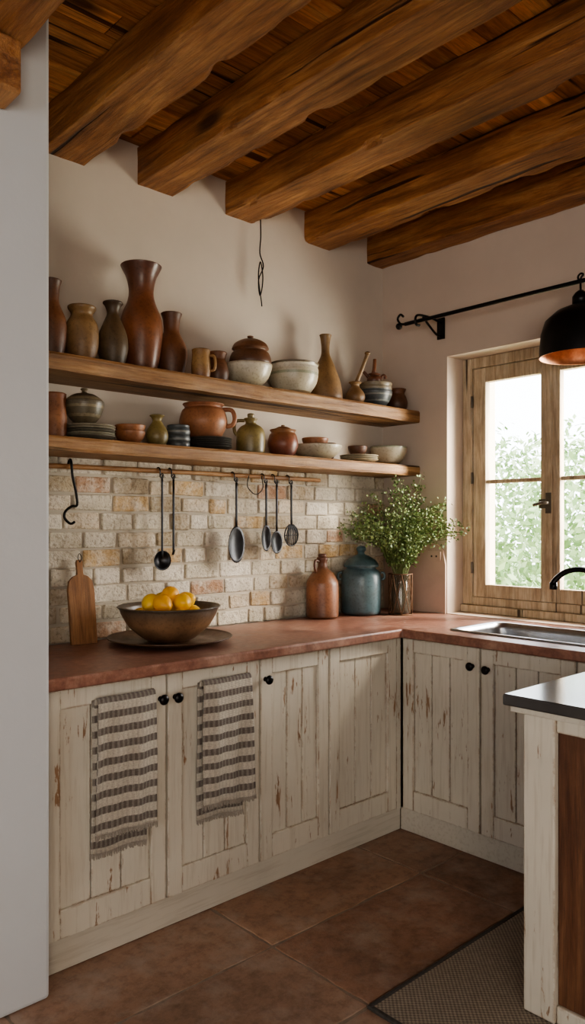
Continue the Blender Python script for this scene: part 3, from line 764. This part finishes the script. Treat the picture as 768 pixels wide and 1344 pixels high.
b=B(); b.rev([(.168,0),(.168,.03),(.162,.10),(.145,.155),(.10,.195),(.05,.215),(.035,.222),(0,.222)],mi=0,seg=56)
b.rev([(.168,0),(.164,.001),(.162,.03),(.156,.10),(.139,.15),(.095,.188),(.04,.205),(0,.206)],mi=1,seg=56)
b.obj('shade',[M_black,M_cop],parent=e)
b=B(); b.rev([(0,.221),(.034,.221),(.034,.255),(.024,.27),(.012,.28),(0,.28)],seg=24); b.tube([(0,0,.275),(.0,.0,.33),(.0,-.012,.345),(0,0,.352),(0,.012,.340),(0,.004,.315)],.0045,0,8,4)
b.obj('cap_and_hook',M_black,parent=e)
k=NT('bulb_glow'); k.set(k.b,'Emission Color',(1,.55,.28,1)); k.set(k.b,'Emission Strength',3.0); M_bulb=k.fin((.7,.5,.35),.3)
b=B(); b.ball((0,0,.11),.025,.025,.033); b.rev([(0,.138),(.018,.138),(.018,.207),(0,.207)],seg=16); b.obj('bulb',M_bulb,parent=e)

# ------------------------------------------------------------ island + rug
e=empty('kitchen_island'); zr=.012
M_top=simple('island_top',(.075,.07,.068),.16,.2,6,.3,.05)
b=B(); b.box(1.89,2.44,.25,1.178,.868,.900); b.obj('top',[M_top],parent=e,bevel=.005)
b=B(); b.box(1.905,2.425,.265,1.163,.850,.8675); b.obj('top_edge',M_toe,parent=e,bevel=.003)
b=B()
for x0,y0 in((1.94,1.048),(1.94,.29),(2.30,1.048),(2.30,.29)): b.box(x0,x0+.094,y0,y0+.094,zr,.8495)
b.box(1.948,1.975,.385,1.047,.805,.8495); b.box(1.948,1.975,.385,1.047,zr,.06)
b.box(2.035,2.299,1.105,1.135,.805,.8495); b.box(2.035,2.299,1.105,1.135,zr,.10)
b.obj('frame',M_cab,parent=e,bevel=.004)
b=B()
for i in range(5): b.box(1.957,1.972,.386+i*.1322+.001,.386+(i+1)*.1322-.001,.061,.804)
b.box(2.036,2.298,1.112,1.128,.101,.804); b.obj('panel',M_panel,parent=e,bevel=.002)

k=NT('rug_weave'); ch=k.n('TexChecker',Vector=k.coord(),Scale=130.0,Color1=(.33,.28,.22),Color2=(.17,.145,.118)); n=k.noise(k.coord(),60,4)
c=k.mix(.4,ch,k.ramp(n,[(.3,(.5,.5,.5)),(.7,(1.1,1.1,1.1))]),'MULTIPLY'); k.bump((ch,'Fac'),.6,.003); M_rug=k.fin(c,.95)
M_bind=simple('rug_binding',(.06,.055,.05),.9,0,90,.4,.4)
b=B(); b.box(1.642,2.60,.10,1.441,.001,.009,0)
for q in((1.63,2.62,1.438,1.452),(1.63,2.62,.08,.094),(1.63,1.644,.0945,1.4375),(2.606,2.62,.0945,1.4375)): b.box(q[0],q[1],q[2],q[3],.0008,.0115,1)
b.obj('woven_rug',[M_rug,M_bind],bevel=.003)

# ------------------------------------------------------------ garden
k=NT('garden_leaf'); g=k.n('NewGeometry'); c=k.ramp((g,'Random Per Island'),[(0,(.16,.26,.09)),(.5,(.30,.41,.18)),(1,(.48,.58,.32))]); M_gl2=k.fin(c,.8)
b=B()
for cx,cy,cz,r,n in((7.4,5.4,.5,1.1,2300),(9.6,4.4,1.0,1.5,2600),(9.0,3.2,.2,1.2,1900),(11.0,7.3,1.5,1.6,2300),(7.6,3.9,-.2,.9,1500),(12.0,6.0,1.7,1.5,2000)):
    for i in range(n):
        d=Vector((random.gauss(0,1),random.gauss(0,1),random.gauss(0,1))).normalized()*r*random.uniform(.55,1.05)
        p=Vector((cx,cy,cz))+d; u=Vector((random.gauss(0,1),random.gauss(0,1),random.gauss(0,1))).normalized()*.07; v=u.cross(d).normalized()*.035
        b.face([b.bm.verts.new(q) for q in(p-u,p+v,p+u,p-v)])
b.obj('garden_trees',M_gl2,recalc=False)
b=B(); b.box(3.76,30,-20,25,-.5,-.3); b.obj('garden_ground',simple('grass',(.30,.40,.17),.9,0,3))

# ------------------------------------------------------------ light
w=D.worlds.new('World'); S.world=w; w.use_nodes=True; bg=w.node_tree.nodes['Background']
bg.inputs[0].default_value=(.90,.95,1,1); bg.inputs[1].default_value=8.0
def area(name,loc,target,sx,sy,power,col):
    l=D.lights.new(name,'AREA'); l.shape='RECTANGLE'; l.size=sx; l.size_y=sy; l.energy=power; l.color=col
    o=D.objects.new(name,l); S.collection.objects.link(o); o.location=loc
    o.rotation_euler=(Vector(target)-Vector(loc)).to_track_quat('-Z','Y').to_euler(); return o
area('window_daylight',(4.5,.7,2.9),(2.0,2.2,.8),.6,.6,430,(1,.90,.76))
area('window_skylight',(4.3,1.25,1.5),(1.4,2.3,2.0),1.0,1.2,125,(1,.92,.81))
area('rear_fill',(-.9,-1.7,1.3),(1.7,2.4,1.5),1.5,1.3,66,(1,.90,.77))  # added fill lamp inside the room behind the camera; no opening there

cam=D.cameras.new('cam'); co=D.objects.new('camera',cam); S.collection.objects.link(co); S.camera=co
co.location=(0,0,1.37); co.rotation_euler=(math.radians(90),0,-math.atan2(.679,.734))
cam.sensor_fit='VERTICAL'; cam.sensor_height=36; cam.lens=36*1007/1344; cam.shift_y=18/1344; cam.clip_start=.05
S.view_settings.view_transform='AgX'; S.view_settings.look='AgX - Medium High Contrast'
